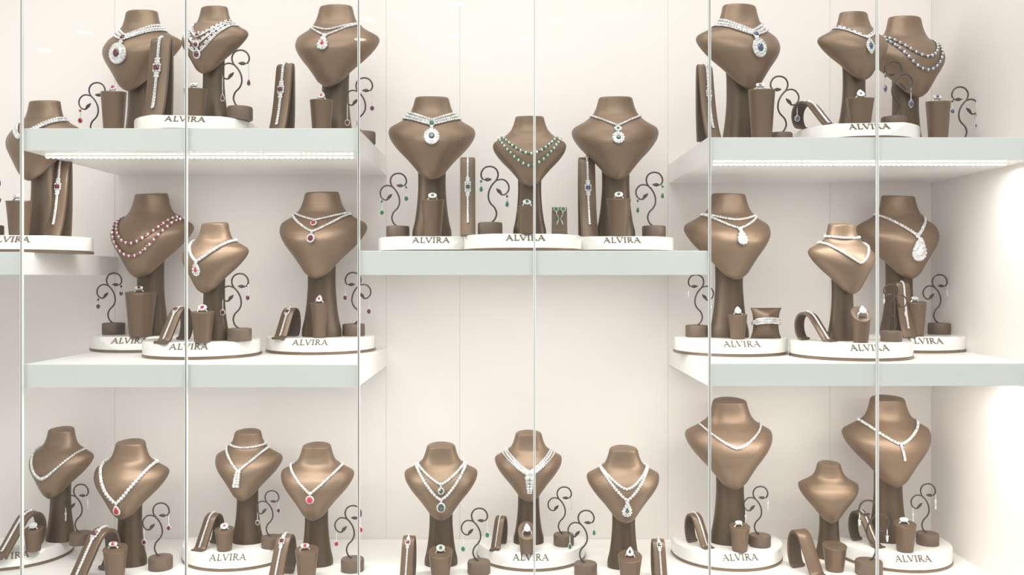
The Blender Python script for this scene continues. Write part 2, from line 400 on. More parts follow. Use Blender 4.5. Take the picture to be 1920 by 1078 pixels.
# key: px, ytop, Y, base z, yaw, landmark phrase, bust label, necklace (strands, mats, pendants, tail, label)
V = 'v'
B = {
 'B0': (84, 190, .20, zMp, -20, 'bust on the far left shelf', 'large brown bust on the far left shelf beside the picture edge',
   ([(.85, .70, 1.15, .011, 2, V)], (DI,), [], None, 'plain white necklace on the bust of the far left shelf')),
 'B1': (266, 22, .367, ZTL, -17, 'bust with round garnet medallion', 'large brown bust turned left, wearing a collar with round garnet medallion',
   ([(.86, .765, 1.2, .011, 3, V)], (DI,), [('cushion', .755, .02, .022, GA, .005, .8), ('round', .64, .068, .075, GA, .012, .42)], None, 'wide white collar with a round garnet medallion, upper left shelf')),
 'B2': (402, 14, .19, zTLp, -18, 'bust with triple garnet strands', 'medium brown bust on upper left plinth, wearing triple garnet strands',
   ([(.86, .70, 1.5, .009, 2, 'mixed'), (.845, .635, 1.5, .009, 2, 'mixed'), (.83, .565, 1.5, .010, 2, 'mixed')], (DI, GA), [('round', .70, .022, .022, GA, .006, .7), ('round', .62, .026, .026, GA, .007, .7), ('round', .545, .034, .036, GA, .009, .65)], None, 'three-strand white and garnet necklace on the upper left plinth')),
 'B3': (630, 12, .317, ZTL, -11, 'upper left bust nearest the centre', 'large brown bust at the right end of the upper left shelf',
   ([(.86, .79, 1.5, .009, 1, V), (.855, .74, 1.25, .009, 1, V)], (DI,), [('pear', .672, .044, .045, PK, .013, .36)], None, 'double white strand with pear pendant and small red stone, upper left shelf')),
 'B4': (284, 363, .43, zLLp, -13, 'bust with ruby bead strands', 'large brown bust on the lower left shelf draped with ruby bead strands',
   ([(.83, .64, 1.9, .0115, 1, 'beads'), (.815, .555, 1.9, .0115, 1, 'beads')], (DI, M['bead_red']), [], None, 'two long strands of red and white beads on lower left bust')),
 'B5': (403, 418, .22, zLLp, -19, 'small bust before the ruby beads', 'medium brown bust in front on the lower left shelf with V necklace',
   ([(.84, .665, 1.2, .016, 1, V)], (DI,), [('pear', .60, .043, .048, PK, .013, .4)], None, 'white V necklace with a pear pendant holding a small pink stone')),
 'B6': (604, 360, .37, zLLp, -6, 'bust with two red drops', 'large brown bust at right on the lower left shelf with two drops',
   ([(.85, .795, 1.3, .009, 1, V), (.84, .715, 1.3, .010, 1, V)], (DI,), [('round', .765, .021, .021, RB, .006, .66), ('round', .665, .026, .030, GA, .007, .66)], None, 'two thin white strands each ending in a red drop')),
 'B7': (810, 182, .30, zMp, 4, 'bust with wide emerald collar', 'large brown bust on the centre shelf at left with wide emerald collar',
   ([(.86, .79, 1.15, .011, 3, V)], (DI,), [('round', .775, .021, .024, EM, .005, .8), ('round', .68, .053, .062, DG, .0115, .42)], None, 'wide white collar with an emerald and oval emerald medallion')),
 'B8': (993, 218, .15, zMp, 0, 'bust with emerald bead strands', 'medium brown bust in the middle of the centre shelf with emerald beads',
   ([(.82, .655, 1.7, .0125, 1, 'beads'), (.805, .56, 1.6, .0125, 1, 'beads')], (DI, EM), [], None, 'two strands of green and white beads on the middle bust')),
 'B9': (1154, 182, .30, zMp, -2, 'bust with slim emerald pendant', 'large brown bust on the centre shelf at right with slim pendant chain',
   ([(.86, .765, 1.1, .0095, 1, V)], (DI,), [('round', .735, .024, .022, EM, .007, .5), ('round', .672, .040, .043, DG, .011, .42)], None, 'slim white V necklace with a stacked double emerald pendant')),
 'B10': (1386, 11, .241, ZTR, 17, 'bust with wide sapphire collar', 'large brown bust turned right at the left end of upper right shelf',
   ([(.86, .765, 1.25, .011, 3, V)], (DI,), [('cushion', .745, .02, .022, SA, .005, .8), ('round', .65, .05, .066, SA, .0115, .45)], None, 'wide white collar with oval sapphire pendant, upper right shelf')),
 'B11': (1600, 24, .17, zTRp, 11, 'bust with marquise sapphire pendant', 'medium brown bust on the upper right plinth with marquise pendant',
   ([(.86, .74, 1.3, .009, 2, 'mixed')], (DI, SA), [('marquise', .655, .036, .062, SA, .010, .5)], None, 'white V necklace with a pointed dark blue marquise pendant')),
 'B12': (1696, 33, .349, ZTR, 14, 'bust with draped sapphire beads', 'large brown bust behind the upper right plinth draped with blue beads',
   ([(.84, .665, 1.9, .0115, 1, 'beads'), (.825, .575, 1.9, .0115, 1, 'beads')], (DI, M['bead_blue']), [], None, 'two draped strands of blue and white beads, upper right shelf')),
 'B13': (1366, 363, .30, zLRp, 8, 'bust with two strands and white drop', 'large brown bust at left on the lower right shelf with double strand',
   ([(.85, .805, 1.6, .0105, 1, V), (.845, .745, 1.35, .0105, 1, V)], (DI,), [('pear', .675, .040, .043, DI, .0115, .5)], None, 'double white strand with an all-white pear drop')),
 'B14': (1578, 420, .17, zLRp, 18, 'bust with choker and pointed necklace', 'medium brown bust in front on the lower right shelf with white choker',
   ([(.885, .872, 2, .013, 1, V), (.83, .66, 1.3, .014, 1, V)], (DI,), [], None, 'white choker together with a pointed white necklace below it')),
 'B15': (1684, 367, .40, zLRp, 10, 'bust with big white pear pendant', 'large brown bust at right on the lower right shelf with pear pendant',
   ([(.855, .70, 1.05, .0125, 1, 'graded')], (DI,), [('pear', .60, .066, .072, DI, .013, .5)], None, 'white V necklace with a big all-white pear pendant')),
 'B16': (115, 804, .37, zBp, -14, 'bust in the bottom left corner', 'medium brown bust on the bottom left plinth with scalloped necklace',
   ([(.82, .60, 1.5, .0155, 1, 'graded')], (DI,), [], None, 'scalloped white necklace on the bottom left corner bust')),
 'B17': (245, 828, .29, 0, -5, 'bust with red teardrop', 'medium brown bust on the case floor at left with red teardrop',
   ([(.83, .555, 1.25, .0165, 1, V)], (DI,), [('pear', .495, .036, .038, RB, .008, .66)], None, 'white V necklace with a red teardrop pendant')),
 'B18': (465, 808, .35, zBp, -5, 'bust with choker and tie necklace', 'medium brown bust on the second bottom plinth with choker',
   ([(.885, .868, 2, .012, 1, V), (.85, .685, 1.1, .0145, 1, V)], (DI,), [], (.675, .555, .016, .02, -.02), 'white choker together with a tie-shaped white necklace')),
 'B19': (594, 834, .29, 0, -1, 'bust with pink round drop', 'medium brown bust on the floor with a pink round drop necklace',
   ([(.83, .645, 1.1, .0135, 1, V)], (DI,), [('round', .60, .033, .034, PK, .008, .7)], None, 'white V necklace with a round pink stone')),
 'B20': (827, 834, .29, 0, 4, 'bust with two dark green drops', 'medium brown bust on the floor with two dark green drops',
   ([(.845, .715, 1.3, .0135, 1, V), (.835, .60, 1.35, .0145, 1, V)], (DI,), [('round', .665, .025, .027, DG, .007, .66), ('round', .535, .034, .044, DG, .009, .72)], None, 'two white V strands each with a dark green drop')),
 'B21': (991, 811, .345, zBp, 1, 'bust with collar tapering to a tail', 'medium brown bust on the centre bottom plinth with tapering collar',
   ([(.83, .675, 1.3, .0145, 2, 'graded')], (DI,), [], (.68, .49, .03, .012, 0), 'broad white collar tapering to a tail down the chest')),
 'B22': (1169, 840, .27, 0, 0, 'bust with green pear pendant', 'medium brown bust on the floor with two strands and green pear',
   ([(.845, .70, 1.5, .0135, 1, V), (.84, .62, 1.3, .0145, 1, V)], (DI,), [('pear', .535, .047, .052, DG, .013, .42)], None, 'two white strands with a pear pendant holding a dark green stone')),
 'B23': (1368, 750, .35, zBp, 0, 'tall bust with plain white V', 'large brown bust on a bottom plinth with plain white V necklace',
   ([(.83, .70, 1.5, .012, 1, 'graded')], (DI,), [], None, 'plain white V necklace on the tall bottom bust')),
 'B24': (1554, 868, .345, 0, -10, 'small bare bust', 'smallest brown bust, wearing no necklace, on the floor at right', None),
 'B25': (1664, 746, .37, zBp, 0, 'bust with beaded tail necklace', 'large brown bust on the rightmost bottom plinth with tail necklace',
   ([(.84, .71, 1.35, .0125, 1, V)], (DI,), [], (.70, .60, .011, .011, .02), 'white V necklace with a short beaded tail')),
}
LM = {}
for k, (px, yt, Y, zb, yaw, lm, lab, nk) in B.items():
    h = wz(yt, Y)-zb; loc = (wx(px, Y), Y, zb); LM[k] = lm
    o = inst('bust', make_bust, loc, R(yaw), h); tag(o, lab, 'display bust', 'necklace busts')
    if nk:
        n = empty('necklace', loc, R(yaw), h); tag(n, nk[4], 'necklace', 'necklaces on the busts')
        necklace(n, nk[0], nk[1], nk[2], nk[3])

# ------------------------------------------------------------------ plinths
LET = {'A': [((0, 0), (.40, 1), .07), ((.40, 1), (.82, 0), .17), ((.16, .34), (.66, .34), .06), ((-.08, 0), (.12, 0), .06), ((.66, 0), (.98, 0), .06)],
 'L': [((.14, 0), (.14, 1), .17), ((0, 0), (.66, 0), .07), ((.64, 0), (.66, .22), .07), ((0, 1), (.3, 1), .06)],
 'V': [((0, 1), (.40, 0), .17), ((.40, 0), (.80, 1), .07), ((-.1, 1), (.16, 1), .06), ((.66, 1), (.92, 1), .06)],
 'I': [((.15, 0), (.15, 1), .17), ((0, 0), (.3, 0), .06), ((0, 1), (.3, 1), .06)],
 'R': [((.14, 0), (.14, 1), .17), ((0, 0), (.3, 0), .06), ((0, 1), (.42, 1), .07), ((.42, 1), (.58, .88), .12), ((.58, .88), (.58, .66), .14), ((.58, .66), (.42, .52), .12), ((.42, .52), (.14, .52), .07), ((.34, .52), (.78, 0), .15), ((.7, 0), (.88, 0), .06)]}
ADV = {'A': 1.14, 'L': .88, 'V': 1.04, 'I': .52, 'R': 1.06}
def lettering(bm, text, height, origin, ux, uz, un, th=.0018):
    tot = sum(ADV[c] for c in text); x = -tot/2
    for c in text:
        for (a, b, w) in LET[c]:
            a = Vector((a[0]+x, a[1])); b = Vector((b[0]+x, b[1])); d = (b-a).normalized(); n = Vector((-d.y, d.x))*w/2
            P = [a-n-d*.02, b-n+d*.02, b+n+d*.02, a+n-d*.02]
            lo = [bm.verts.new(origin+ux*p.x*height+uz*p.y*height) for p in P]
            hi = [bm.verts.new(origin+ux*p.x*height+uz*p.y*height+un*th) for p in P]
            bm.faces.new(hi); bm.faces.new(lo[::-1])
            for i in range(4): bm.faces.new((lo[i], lo[(i+1) % 4], hi[(i+1) % 4], hi[i]))
        x += ADV[c]
PR = .148
def make_plinth():
    o = empty('display_plinth')
    def outline(r, b):
        pts = [(r*math.cos(a), r*math.sin(a)) for a in [math.pi+math.pi*i/48 for i in range(49)]]
        c = .018
        pts += [(r, b-c), (r-.3*c, b-.3*c), (r-c, b), (-r+c, b), (-r+.3*c, b-.3*c), (-r, b-c)]
        return pts
    bm = bmesh.new()
    rings(bm, [[(x, y, z) for x, y in outline(PR-d, .042-d)] for d, z in ((.0, .0075), (0, ZP-.004), (.0012, ZP-.0012), (.004, ZP))])
    # sloping facet cut into the front
    y0 = -.120; y1 = -PR; z1 = ZP*.14
    nrm = Vector((0, -(ZP-z1), -(y0-y1)*-1)).normalized()   # outward: forward and up
    nrm = Vector((0, -(ZP-z1), (y0-y1))).normalized()
    g = bm.verts[:]+bm.edges[:]+bm.faces[:]
    res = bmesh.ops.bisect_plane(bm, geom=g, plane_co=(0, y0, ZP), plane_no=nrm, clear_outer=True)
    ed = [e for e in res['geom_cut'] if isinstance(e, bmesh.types.BMEdge)]
    bmesh.ops.contextual_create(bm, geom=ed)
    obj('plinth_body', bm, M['plinth'], o)
    bm = bmesh.new(); rings(bm, [[(x, y, z) for x, y in outline(PR+.001, .043)] for z in (0, .0065)]); obj('trim_band', bm, M['rim'], o)
    bm = bmesh.new(); rings(bm, [[(x, y, z) for x, y in outline(PR-.004, .038)] for z in (.0063, .0080)]); obj('base_gap', bm, M['leather_in'], o)
    uz = Vector((0, (y0-y1), (ZP-z1))).normalized()
    bm = bmesh.new(); ctr = Vector((0, y0, ZP))-uz*.0215
    lettering(bm, 'ALVIRA', .0165, ctr, Vector((1, 0, 0)), uz, nrm); obj('lettering', bm, M['gold'], o, False)
    return o
PL = [ # px, Y, surface z, yaw, label
 (369, .19, ZTL, 8, 'white half-round plinth lettered ALVIRA on the upper left shelf'),
 (54, .175, ZM-.003, 10, 'white half-round plinth lettered ALVIRA on the far left shelf'),
 (275, .466, ZLL, 3, 'white ALVIRA plinth at the back left of the lower left shelf'),
 (380, .257, ZLL, 5, 'white ALVIRA plinth in front in the middle of the lower left shelf'),
 (602, .40, ZLL, 0, 'white ALVIRA plinth at the right end of the lower left shelf'),
 (814, .30, ZM, 2, 'white ALVIRA plinth at the left of the centre shelf'),
 (980, .166, ZM, 3, 'white ALVIRA plinth standing foremost in the middle of the centre shelf'),
 (1158, .30, ZM, -1, 'white ALVIRA plinth at the right of the centre shelf'),
 (1605, .17, ZTR, -7, 'white half-round plinth lettered ALVIRA on the upper right shelf'),
 (1369, .31, ZLR, 0, 'white ALVIRA plinth at the left end of the lower right shelf'),
 (1594, .19, ZLR, 0, 'white ALVIRA plinth in front in the middle of the lower right shelf'),
 (1703, .42, ZLR, -5, 'white ALVIRA plinth at the back right of the lower right shelf'),
 (27, .371, 0, 24, 'white ALVIRA plinth on the case floor in the left corner'),
 (448, .371, 0, 5, 'white ALVIRA plinth on the case floor, second from the left'),
 (996, .371, 0, -1, 'white ALVIRA plinth on the case floor in the centre'),
 (1362, .371, 0, 3, 'white ALVIRA plinth on the case floor under the tall bust'),
 (1674, .36, 0, 0, 'white ALVIRA plinth on the case floor at the far right')]
for px, Y, z, yaw, lab in PL:
    o = inst('plinth', make_plinth, (wx(px, Y), Y, z), R(yaw), 1); tag(o, lab, 'plinth', 'white lettered plinths')

# ------------------------------------------------------------------ ring holders and rings
def make_cup(tilt=.10, hole=False):
    def mk():
        o = empty('ring_holder'); bm = bmesh.new()
        k = tilt
        lathe(bm, [(.33, 0, 0), (.36, .012, 0), (.37, .05, 0), (.41, .35, 0), (.455, .7, 0), (.49, .955, 1), (.50, .98, 1), (.49, .995, 1), (.46, 1.0, 1)], 36, k)
        obj('holder_body', bm, M['leather'], o)
        bm = bmesh.new()
        if hole:
            n = 28
            a = [[(r*math.cos(2*math.pi*i/n), r*math.sin(2*math.pi*i/n), 1.004+k*r*math.sin(2*math.pi*i/n)+dz) for i in range(n)] for r, dz in ((.30, -.03), (.30, .0), (.27, .0))]
            rings(bm, a)
        else: box(bm, -.26, .26, -.05, .05, .99, 1.006)
        obj('slot', bm, M['leather_in'], o, False)
        return o
    return mk
def make_ring(gm, style=0):
    def mk():
        o = empty('ring')
        bm = bmesh.new(); n = 28; m = 8; rs = []
        for i in range(n):
            a = 2*math.pi*i/n; c = Vector((math.cos(a), 0, math.sin(a)))
            rs.append([tuple(c*(1+.10*math.cos(b))+Vector((0, .16*math.sin(b), 0))+Vector((0, 0, .0))) for b in [2*math.pi*j/m for j in range(m)]])
        rs.append(rs[0]); rings(bm, rs, False, False); bmesh.ops.remove_doubles(bm, verts=bm.verts, dist=1e-4)
        for i in range(15):
            a = R(20+140*i/14); stone(bm, (1.1*math.cos(a), 0, 1.1*math.sin(a)), .14, Vector((math.cos(a), 0, math.sin(a))))
        obj('band', bm, M['silver'], o)
        nn = Vector((0, -.75, .66)).normalized(); c = Vector((0, -.12, 1.35)); bm = bmesh.new()
        if style == 1:
            halo(bm, c, .42, .46, .17, 'pear', nn, 14); halo(bm, c, .78, .74, .18, 'pear', nn, 20); gem(bm, c-nn*.1, .8, .74, 'pear', nn, .3)
        elif style == 2:
            for s in (-1, 1): halo(bm, c+Vector((s*.45, 0, 0)), .3, .34, .15, 'round', nn, 9); gem(bm, c+Vector((s*.45, 0, 0))-nn*.05, .36, .4, 'round', nn, .4)
            halo(bm, c, .5, .42, .15, 'round', nn, 12)
        else:
            halo(bm, c, .46, .44, .17, 'round', nn, 13); halo(bm, c-nn*.12, .76, .64, .17, 'round', nn, 18); gem(bm, c-nn*.15, .78, .66, 'round', nn, .3)
        h = obj('setting', bm, M['diamond'], o, smooth=False)
        bm = bmesh.new(); gem(bm, c+nn*.16, .30, .32, 'pear' if style == 1 else 'cushion', nn, .6); obj('centre_stone', bm, gm, h, smooth=False)
        return o
    return mk
GN = {'ruby': RB, 'pink': PK, 'garnet': GA, 'emerald': EM, 'deep': DG, 'sapphire': SA, 'white': DI}
GW = {'ruby': 'red', 'pink': 'pink-red', 'garnet': 'dark red', 'emerald': 'green', 'deep': 'dark green', 'sapphire': 'dark blue', 'white': 'clear'}
# px, ytop, width px, Y, base z, bust key, ring colour, style, tilt kind
CUPS = [
 (213, 172, 46, .17, ZTL, 'B1', 'pink', 0, 0), (367, 167, 43, .10, zTLp, 'B2', 'white', 2, 0), (603, 187, 44, .20, ZTL, 'B3', 'pink', 1, 0),
 (36, 376, 46, .115, zMp-.003, 'B0', 'white', 2, 0),
 (264, 547, 56, .36, zLLp, 'B4', 'garnet', 2, 0), (380, 584, 42, .145, zLLp, 'B5', 'ruby', 0, 0), (599, 567, 32, .30, zLLp, 'B6', 'ruby', 1, 0),
 (811, 374, 44, .20, zMp, 'B7', 'emerald', 0, 0), (988, 386, 38, .055, zMp, 'B8', 'emerald', 0, 0), (1160, 372, 46, .20, zMp, 'B9', 'emerald', 0, 0),
 (1428, 168, 50, .10, ZTR, 'B10', 'sapphire', 2, 0), (1613, 184, 50, .075, zTRp, 'B11', 'sapphire', 1, 0), (1759, 190, 44, .15, ZTR, 'B12', 'sapphire', 2, 0),
 (1383, 589, 36, .215, zLRp, 'B13', 'white', 1, 0), (1614, 588, 36, .09, zLRp, 'B14', 'white', 1, 2), (1717, 566, 38, .33, zLRp, 'B15', 'white', 2, 0),
 (63, 991, 34, .265, zBp, 'B16', 'white', 0, 1), (216, 1027, 44, .17, 0, 'B17', 'pink', 2, 1), (421, 992, 36, .27, zBp, 'B18', 'pink', 0, 1),
 (575, 1030, 44, .17, 0, 'B19', 'pink', 2, 1), (826, 1034, 46, .19, 0, 'B20', 'emerald', 0, 1), (988, 994, 34, .25, zBp, 'B21', 'white', 1, 2),
 (1181, 1042, 46, .155, 0, 'B22', 'deep', 1, 1), (1387, 986, 38, .265, zBp, 'B23', 'white', 2, 1), (1565, 1022, 44, .235, 0, 'B24', None, 0, 1),
 (1697, 981, 40, .262, zBp, 'B25', 'white', 2, 1)]
for px, yt, w, Y, zb, bk, gc, st, tk in CUPS:
    h = wz(yt, Y)-zb; W = w/(PX*rr(Y)); loc = (wx(px, Y), Y, zb); lm = LM[bk]
    tilt = (.06, .16, .55)[tk]*W/h*1.2 if tk < 2 else .8*W/h
    tilt = tilt/1.0
    key = 'cup%d%.2f' % (tk, round(tilt*8)/8)
    o = inst(key, make_cup(max(.06, round(tilt*8)/8), tk == 2), loc, 0, (W, W, h))
    kind = 'slant-topped brown ring holder' if tk == 2 else ('tall tapered brown ring holder' if h > .09 else 'short tapered brown ring holder')
    tag(o, ('%s beside the %s' if bk == 'B24' else '%s in front of the %s') % (kind, lm), 'ring holder', 'ring holders')
    if gc:
        rs = .0125 if w > 38 else .0115
        rloc = (loc[0]-(.004 if st == 2 else 0), Y-(.012 if tk == 2 else .002), zb+h-rs*.5)
        rg = inst('ring%s%d' % (gc, st), make_ring(GN[gc], st), rloc, R(random.uniform(-14, 14)), rs)
        tag(rg, 'ring with %s stone on holder before the %s' % (GW[gc], lm), 'ring', 'rings on the holders')

# ------------------------------------------------------------------ scroll earring stands (unit height) and earrings
def sp(x, y, mir): # zoomed photo units to unit height
    return ((x-325)/980*(-1 if mir else 1), 0, (1055-y)/980)
def leaf(bm, a, b, w, mir):
    a = Vector(sp(*a, mir)); b = Vector(sp(*b, mir)); d = b-a; n = Vector((-d.z, 0, d.x)).normalized()
    N = 10; rs = []
    for i in range(N+1):
        t = i/N; r = w*math.sin(math.pi*min(.98, max(.02, t)))**.8*(1 if t > .4 else .6+t); c = a+d*t
        rs.append([tuple(c+n*r*math.cos(q)+Vector((0, .012*math.sin(q), 0))) for q in [2*math.pi*k/8 for k in range(8)]])
    rings(bm, rs)
def make_stand(mir):
    def mk():
        o = empty('earring_stand')
        bm = bmesh.new(); lathe(bm, [(.17, 0, 0), (.178, .012, 0), (.178, .165, 0), (.17, .185, 0), (.14, .19, 0)], 36); obj('base_disc', bm, M['disc'], o)
        A = [(400, 885), (330, 880), (270, 838), (240, 780), (236, 725), (262, 660), (318, 600), (348, 530), (346, 450), (322, 380), (285, 322), (240, 272), (215, 215), (218, 155), (255, 100), (325, 75), (398, 92), (445, 150), (452, 215), (425, 262)]
        bm = bmesh.new(); tube(bm, smooth_path([sp(*p, mir) for p in A], 5), .0125, 8); st = obj('scroll_wire', bm, M['wire'], o)
        Bp = [(245, 280), (200, 263), (150, 260), (100, 285), (62, 345), (64, 410), (98, 462), (150, 478), (185, 460)]
        bm = bmesh.new(); tube(bm, smooth_path([sp(*p, mir) for p in Bp], 5), .0115, 8); obj('side_curl', bm, M['wire'], o)
        bm = bmesh.new(); leaf(bm, (425, 264), (300, 258), .026, mir); obj('leaf', bm, M['wire'], o)
        bm = bmesh.new(); leaf(bm, (150, 476), (240, 385), .026, mir); obj('leaf', bm, M['wire'], o)
        return o
    return mk
def make_earring(gm, style, L, mid=False):
    def mk():
        o = empty('drop_earring'); bm = bmesh.new()
        n = Vector((0, -1, 0))
        tube(bm, [(0, .012, 0), (0, 0, .006), (0, -.012, -.01), (0, -.012, -.03)], .004, 6); z = -.03
        while z > -L:
            stone(bm, (0, -.012, z), .0095, n); z -= .018
        if style == 'long':
            for s in (-1, 1):
                z = -.10
                while z > -L-.06: stone(bm, (s*(.014+.012*math.sin((z+.1)*20)), -.012, z), .010, n); z -= .019
            gem(bm, (0, -.012, -L-.05), .018, .045, 'pear', n, .5)
            obj('drop', bm, M['diamond'], o, smooth=False); return o
        c = (0, -.012, -L-.03)
        kind = {'pear': 'pear', 'round': 'round', 'marq': 'marquise'}[style]
        s = (.036, .044) if style != 'marq' else (.034, .06)
        halo(bm, c, s[0]*.9, s[1]*.9, .0085, kind, n, 18)
        h = obj('drop', bm, M['diamond'], o, smooth=False)
        bm = bmesh.new(); gem(bm, (c[0], c[1]-.004, c[2]), s[0]*.82, s[1]*.82, kind, n, .5)
        if mid: gem(bm, (0, -.018, -.05), .018, .018, 'round', n, .7)
        obj('gemstone', bm, gm, o, smooth=False)
        return o
    return mk
# px, ytop, Y, base z, mirrored, bust key, colour, style, L, mid, side phrase
ST = [
 (181, 155, .32, ZTL, 0, 'B1', 'ruby', 'round', .17, True), (450, 94, .138, zTLp, 0, 'B2', 'garnet', 'pear', .27, False), (682, 146, .26, ZTL, 0, 'B3', 'garnet', 'round', .26, False),
 (-15, 330, .14, zMp-.003, 0, 'B0', 'garnet', 'round', .2, False),
 (213, 512, .455, zLLp, 0, 'B4', 'garnet', 'round', .13, True), (449, 513, .19, zLLp, 0, 'B5', 'garnet', 'round', .16, False), (663, 511, .39, zLLp, 1, 'B6', 'garnet', 'round', .20, False),
 (746, 325, .30, zMp, 0, 'B7', 'emerald', 'round', .19, True), (919, 312, .14, zMp, 1, 'B8', 'emerald', 'pear', .13, True), (1226, 323, .30, zMp, 0, 'B9', 'emerald', 'pear', .16, True),
 (1462, 143, .15, ZTR, 1, 'B10', 'sapphire', 'round', .19, True), (1676, 115, .155, zTRp, 1, 'B11', 'sapphire', 'marq', .20, True), (1801, 163, .27, ZTR, 1, 'B12', 'sapphire', 'round', .17, True),
 (1306, 515, .31, zLRp, 1, 'B13', 'white', 'long', .10, False), (1671, 533, .13, zLRp, 1, 'B14', 'white', 'long', .08, False), (1761, 515, .42, zLRp, 0, 'B15', 'white', 'long', .12, False),
 (151, 908, .33, zBp, 0, 'B16', 'white', 'long', .14, False), (301, 943, .25, 0, 0, 'B17', 'garnet', 'round', .18, False), (509, 920, .30, zBp, 0, 'B18', 'garnet', 'round', .15, False),
 (661, 948, .235, 0, 0, 'B19', 'ruby', 'round', .17, False), (898, 953, .215, 0, 0, 'B20', 'emerald', 'round', .21, False), (1057, 913, .32, zBp, 0, 'B21', 'white', 'long', .12, False),
 (1098, 957, .20, 0, 0, 'B22', 'emerald', 'pear', .14, False), (1425, 912, .31, zBp, 0, 'B23', 'white', 'long', .14, False), (1629, 938, .205, 0, 1, 'B24', 'white', 'long', .08, False),
 (1739, 907, .325, zBp, 0, 'B25', 'white', 'long', .16, False)]
for px, yt, Y, zb, mir, bk, gc, style, L, mid in ST:
    h = wz(yt, Y)-zb; loc = Vector((wx(px, Y), Y, zb)); lm = LM[bk]
    o = inst('stand%d' % mir, make_stand(mir), loc, 0, h)
    tag(o, 'dark scroll earring stand on round base beside the %s' % lm, 'earring stand', 'scroll earring stands')
    hooks = [((452, 240), 'upper'), ((85, 452), 'lower')]
    for (hx, hy), nm in hooks:
        q = sp(hx, hy, mir)
        e = inst('ear%s%s%.2f%d' % (gc, style, L, mid), make_earring(GN[gc], style, L, mid), loc+Vector(q)*h, 0, h)
        what = 'white chandelier earring' if style == 'long' else '%s drop earring' % GW[gc]
        tag(e, '%s on the %s curl beside the %s' % (what, nm, lm), 'earring', 'earrings on the scroll stands')

# ------------------------------------------------------------------ bracelet ramps
TALL = [(-.24, .0), (-.17, .16), (-.12, .34), (-.08, .55), (-.05, .76), (-.03, .90), (-.015, .965), (.005, .99), (.03, 1.0), (.05, .985), (.06, .93), (.065, .75), (.065, .45), (.055, .2), (.04, .01)]
LOW = [(-1.22, .03), (-1.08, .03), (-.96, .07), (-.84, .20), (-.62, .47), (-.40, .74), (-.26, .89), (-.10, .975), (.06, 1.0), (.22, .96), (.35, .84), (.42, .66), (.43, .45), (.38, .24), (.26, .06), (.10, .03)]
def prof(pts): return [Vector((0, p.x, p.y)) for p in smooth_path([Vector((a, b)) for a, b in pts], 4)]
def vec2path(pts):
    P = [Vector((a, b, 0)) for a, b in pts]; return [(v.x, v.y) for v in smooth_path(P, 4)]
def make_ramp(pts, w, t):
    def mk():
        o = empty('bracelet_ramp'); bm = bmesh.new(); P = vec2path(pts); n = len(P); rs = []
        for i, (y, z) in enumerate(P):
            y0, z0 = P[max(i-1, 0)]; y1, z1 = P[min(i+1, n-1)]
            d = Vector((y1-y0, z1-z0)).normalized(); nn = Vector((-d.y, d.x))   # outward (up / front)
            ww = w/2; rs.append([(-ww, y, z), (-ww+t*.4, y+nn.x*t*.3, z+nn.y*t*.3), (ww-t*.4, y+nn.x*t*.3, z+nn.y*t*.3), (ww, y, z), (ww, y-nn.x*t, z-nn.y*t), (-ww, y-nn.x*t, z-nn.y*t)])
        rings(bm, rs); obj('curved_strap', bm, M['leather'], o)
        bm = bmesh.new()
        rs = []
        for i, (y, z) in enumerate(P):
            y0, z0 = P[max(i-1, 0)]; y1, z1 = P[min(i+1, n-1)]
            d = Vector((y1-y0, z1-z0)).normalized(); nn = Vector((-d.y, d.x)); ww = w/2-t*.25
            rs.append([(-ww, y-nn.x*t*1.0, z-nn.y*t*1.0), (ww, y-nn.x*t*1.0, z-nn.y*t*1.0), (ww, y-nn.x*t*1.12, z-nn.y*t*1.12), (-ww, y-nn.x*t*1.12, z-nn.y*t*1.12)])
        rings(bm, rs); obj('lining', bm, M['leather_in'], o)
        return o
    return mk
def make_bracelet(pts, w, t, gm, style, i0, i1):
    """lies along the strap between two path fractions"""
    def mk():
        o = empty('bracelet'); P = vec2path(pts); n = len(P)
        L = []
        for i, (y, z) in enumerate(P):
            y0, z0 = P[max(i-1, 0)]; y1, z1 = P[min(i+1, n-1)]
            d = Vector((y1-y0, z1-z0)).normalized(); nn = Vector((0, -d.y, d.x))
            L.append((Vector((0, y, z))+nn*t*.45, nn))
        L = L[int(i0*n):int(i1*n)]
        r = w*.085; bm = bmesh.new(); pts_ = resample(L, r*1.7); m = len(pts_); c = int(m*.52) if style != 'top' else int(m*.72)
        for k, (q, nn) in enumerate(pts_):
            wd = 1
            if style in ('watch', 'top'): wd = 1+2.2*math.exp(-((k-c)/(m*.10))**2)
            rows = max(1, int(round(wd)))
            for j in range(rows): stone(bm, q+nn*r*.6+Vector(((j-(rows-1)/2)*r*1.7, 0, 0)), r, nn)
        tube(bm, [q+nn*r*.2 for q, nn in L], r*.8, 6)
        obj('bracelet_chain', bm, M['diamond'], o, smooth=False)
        if gm and gm != DI:
            q, nn = pts_[c]; bm = bmesh.new(); gem(bm, q+nn*r*1.4, r*1.7, r*1.5, 'cushion', nn, .5); obj('centre_stone', bm, gm, o, smooth=False)
        return o
    return mk
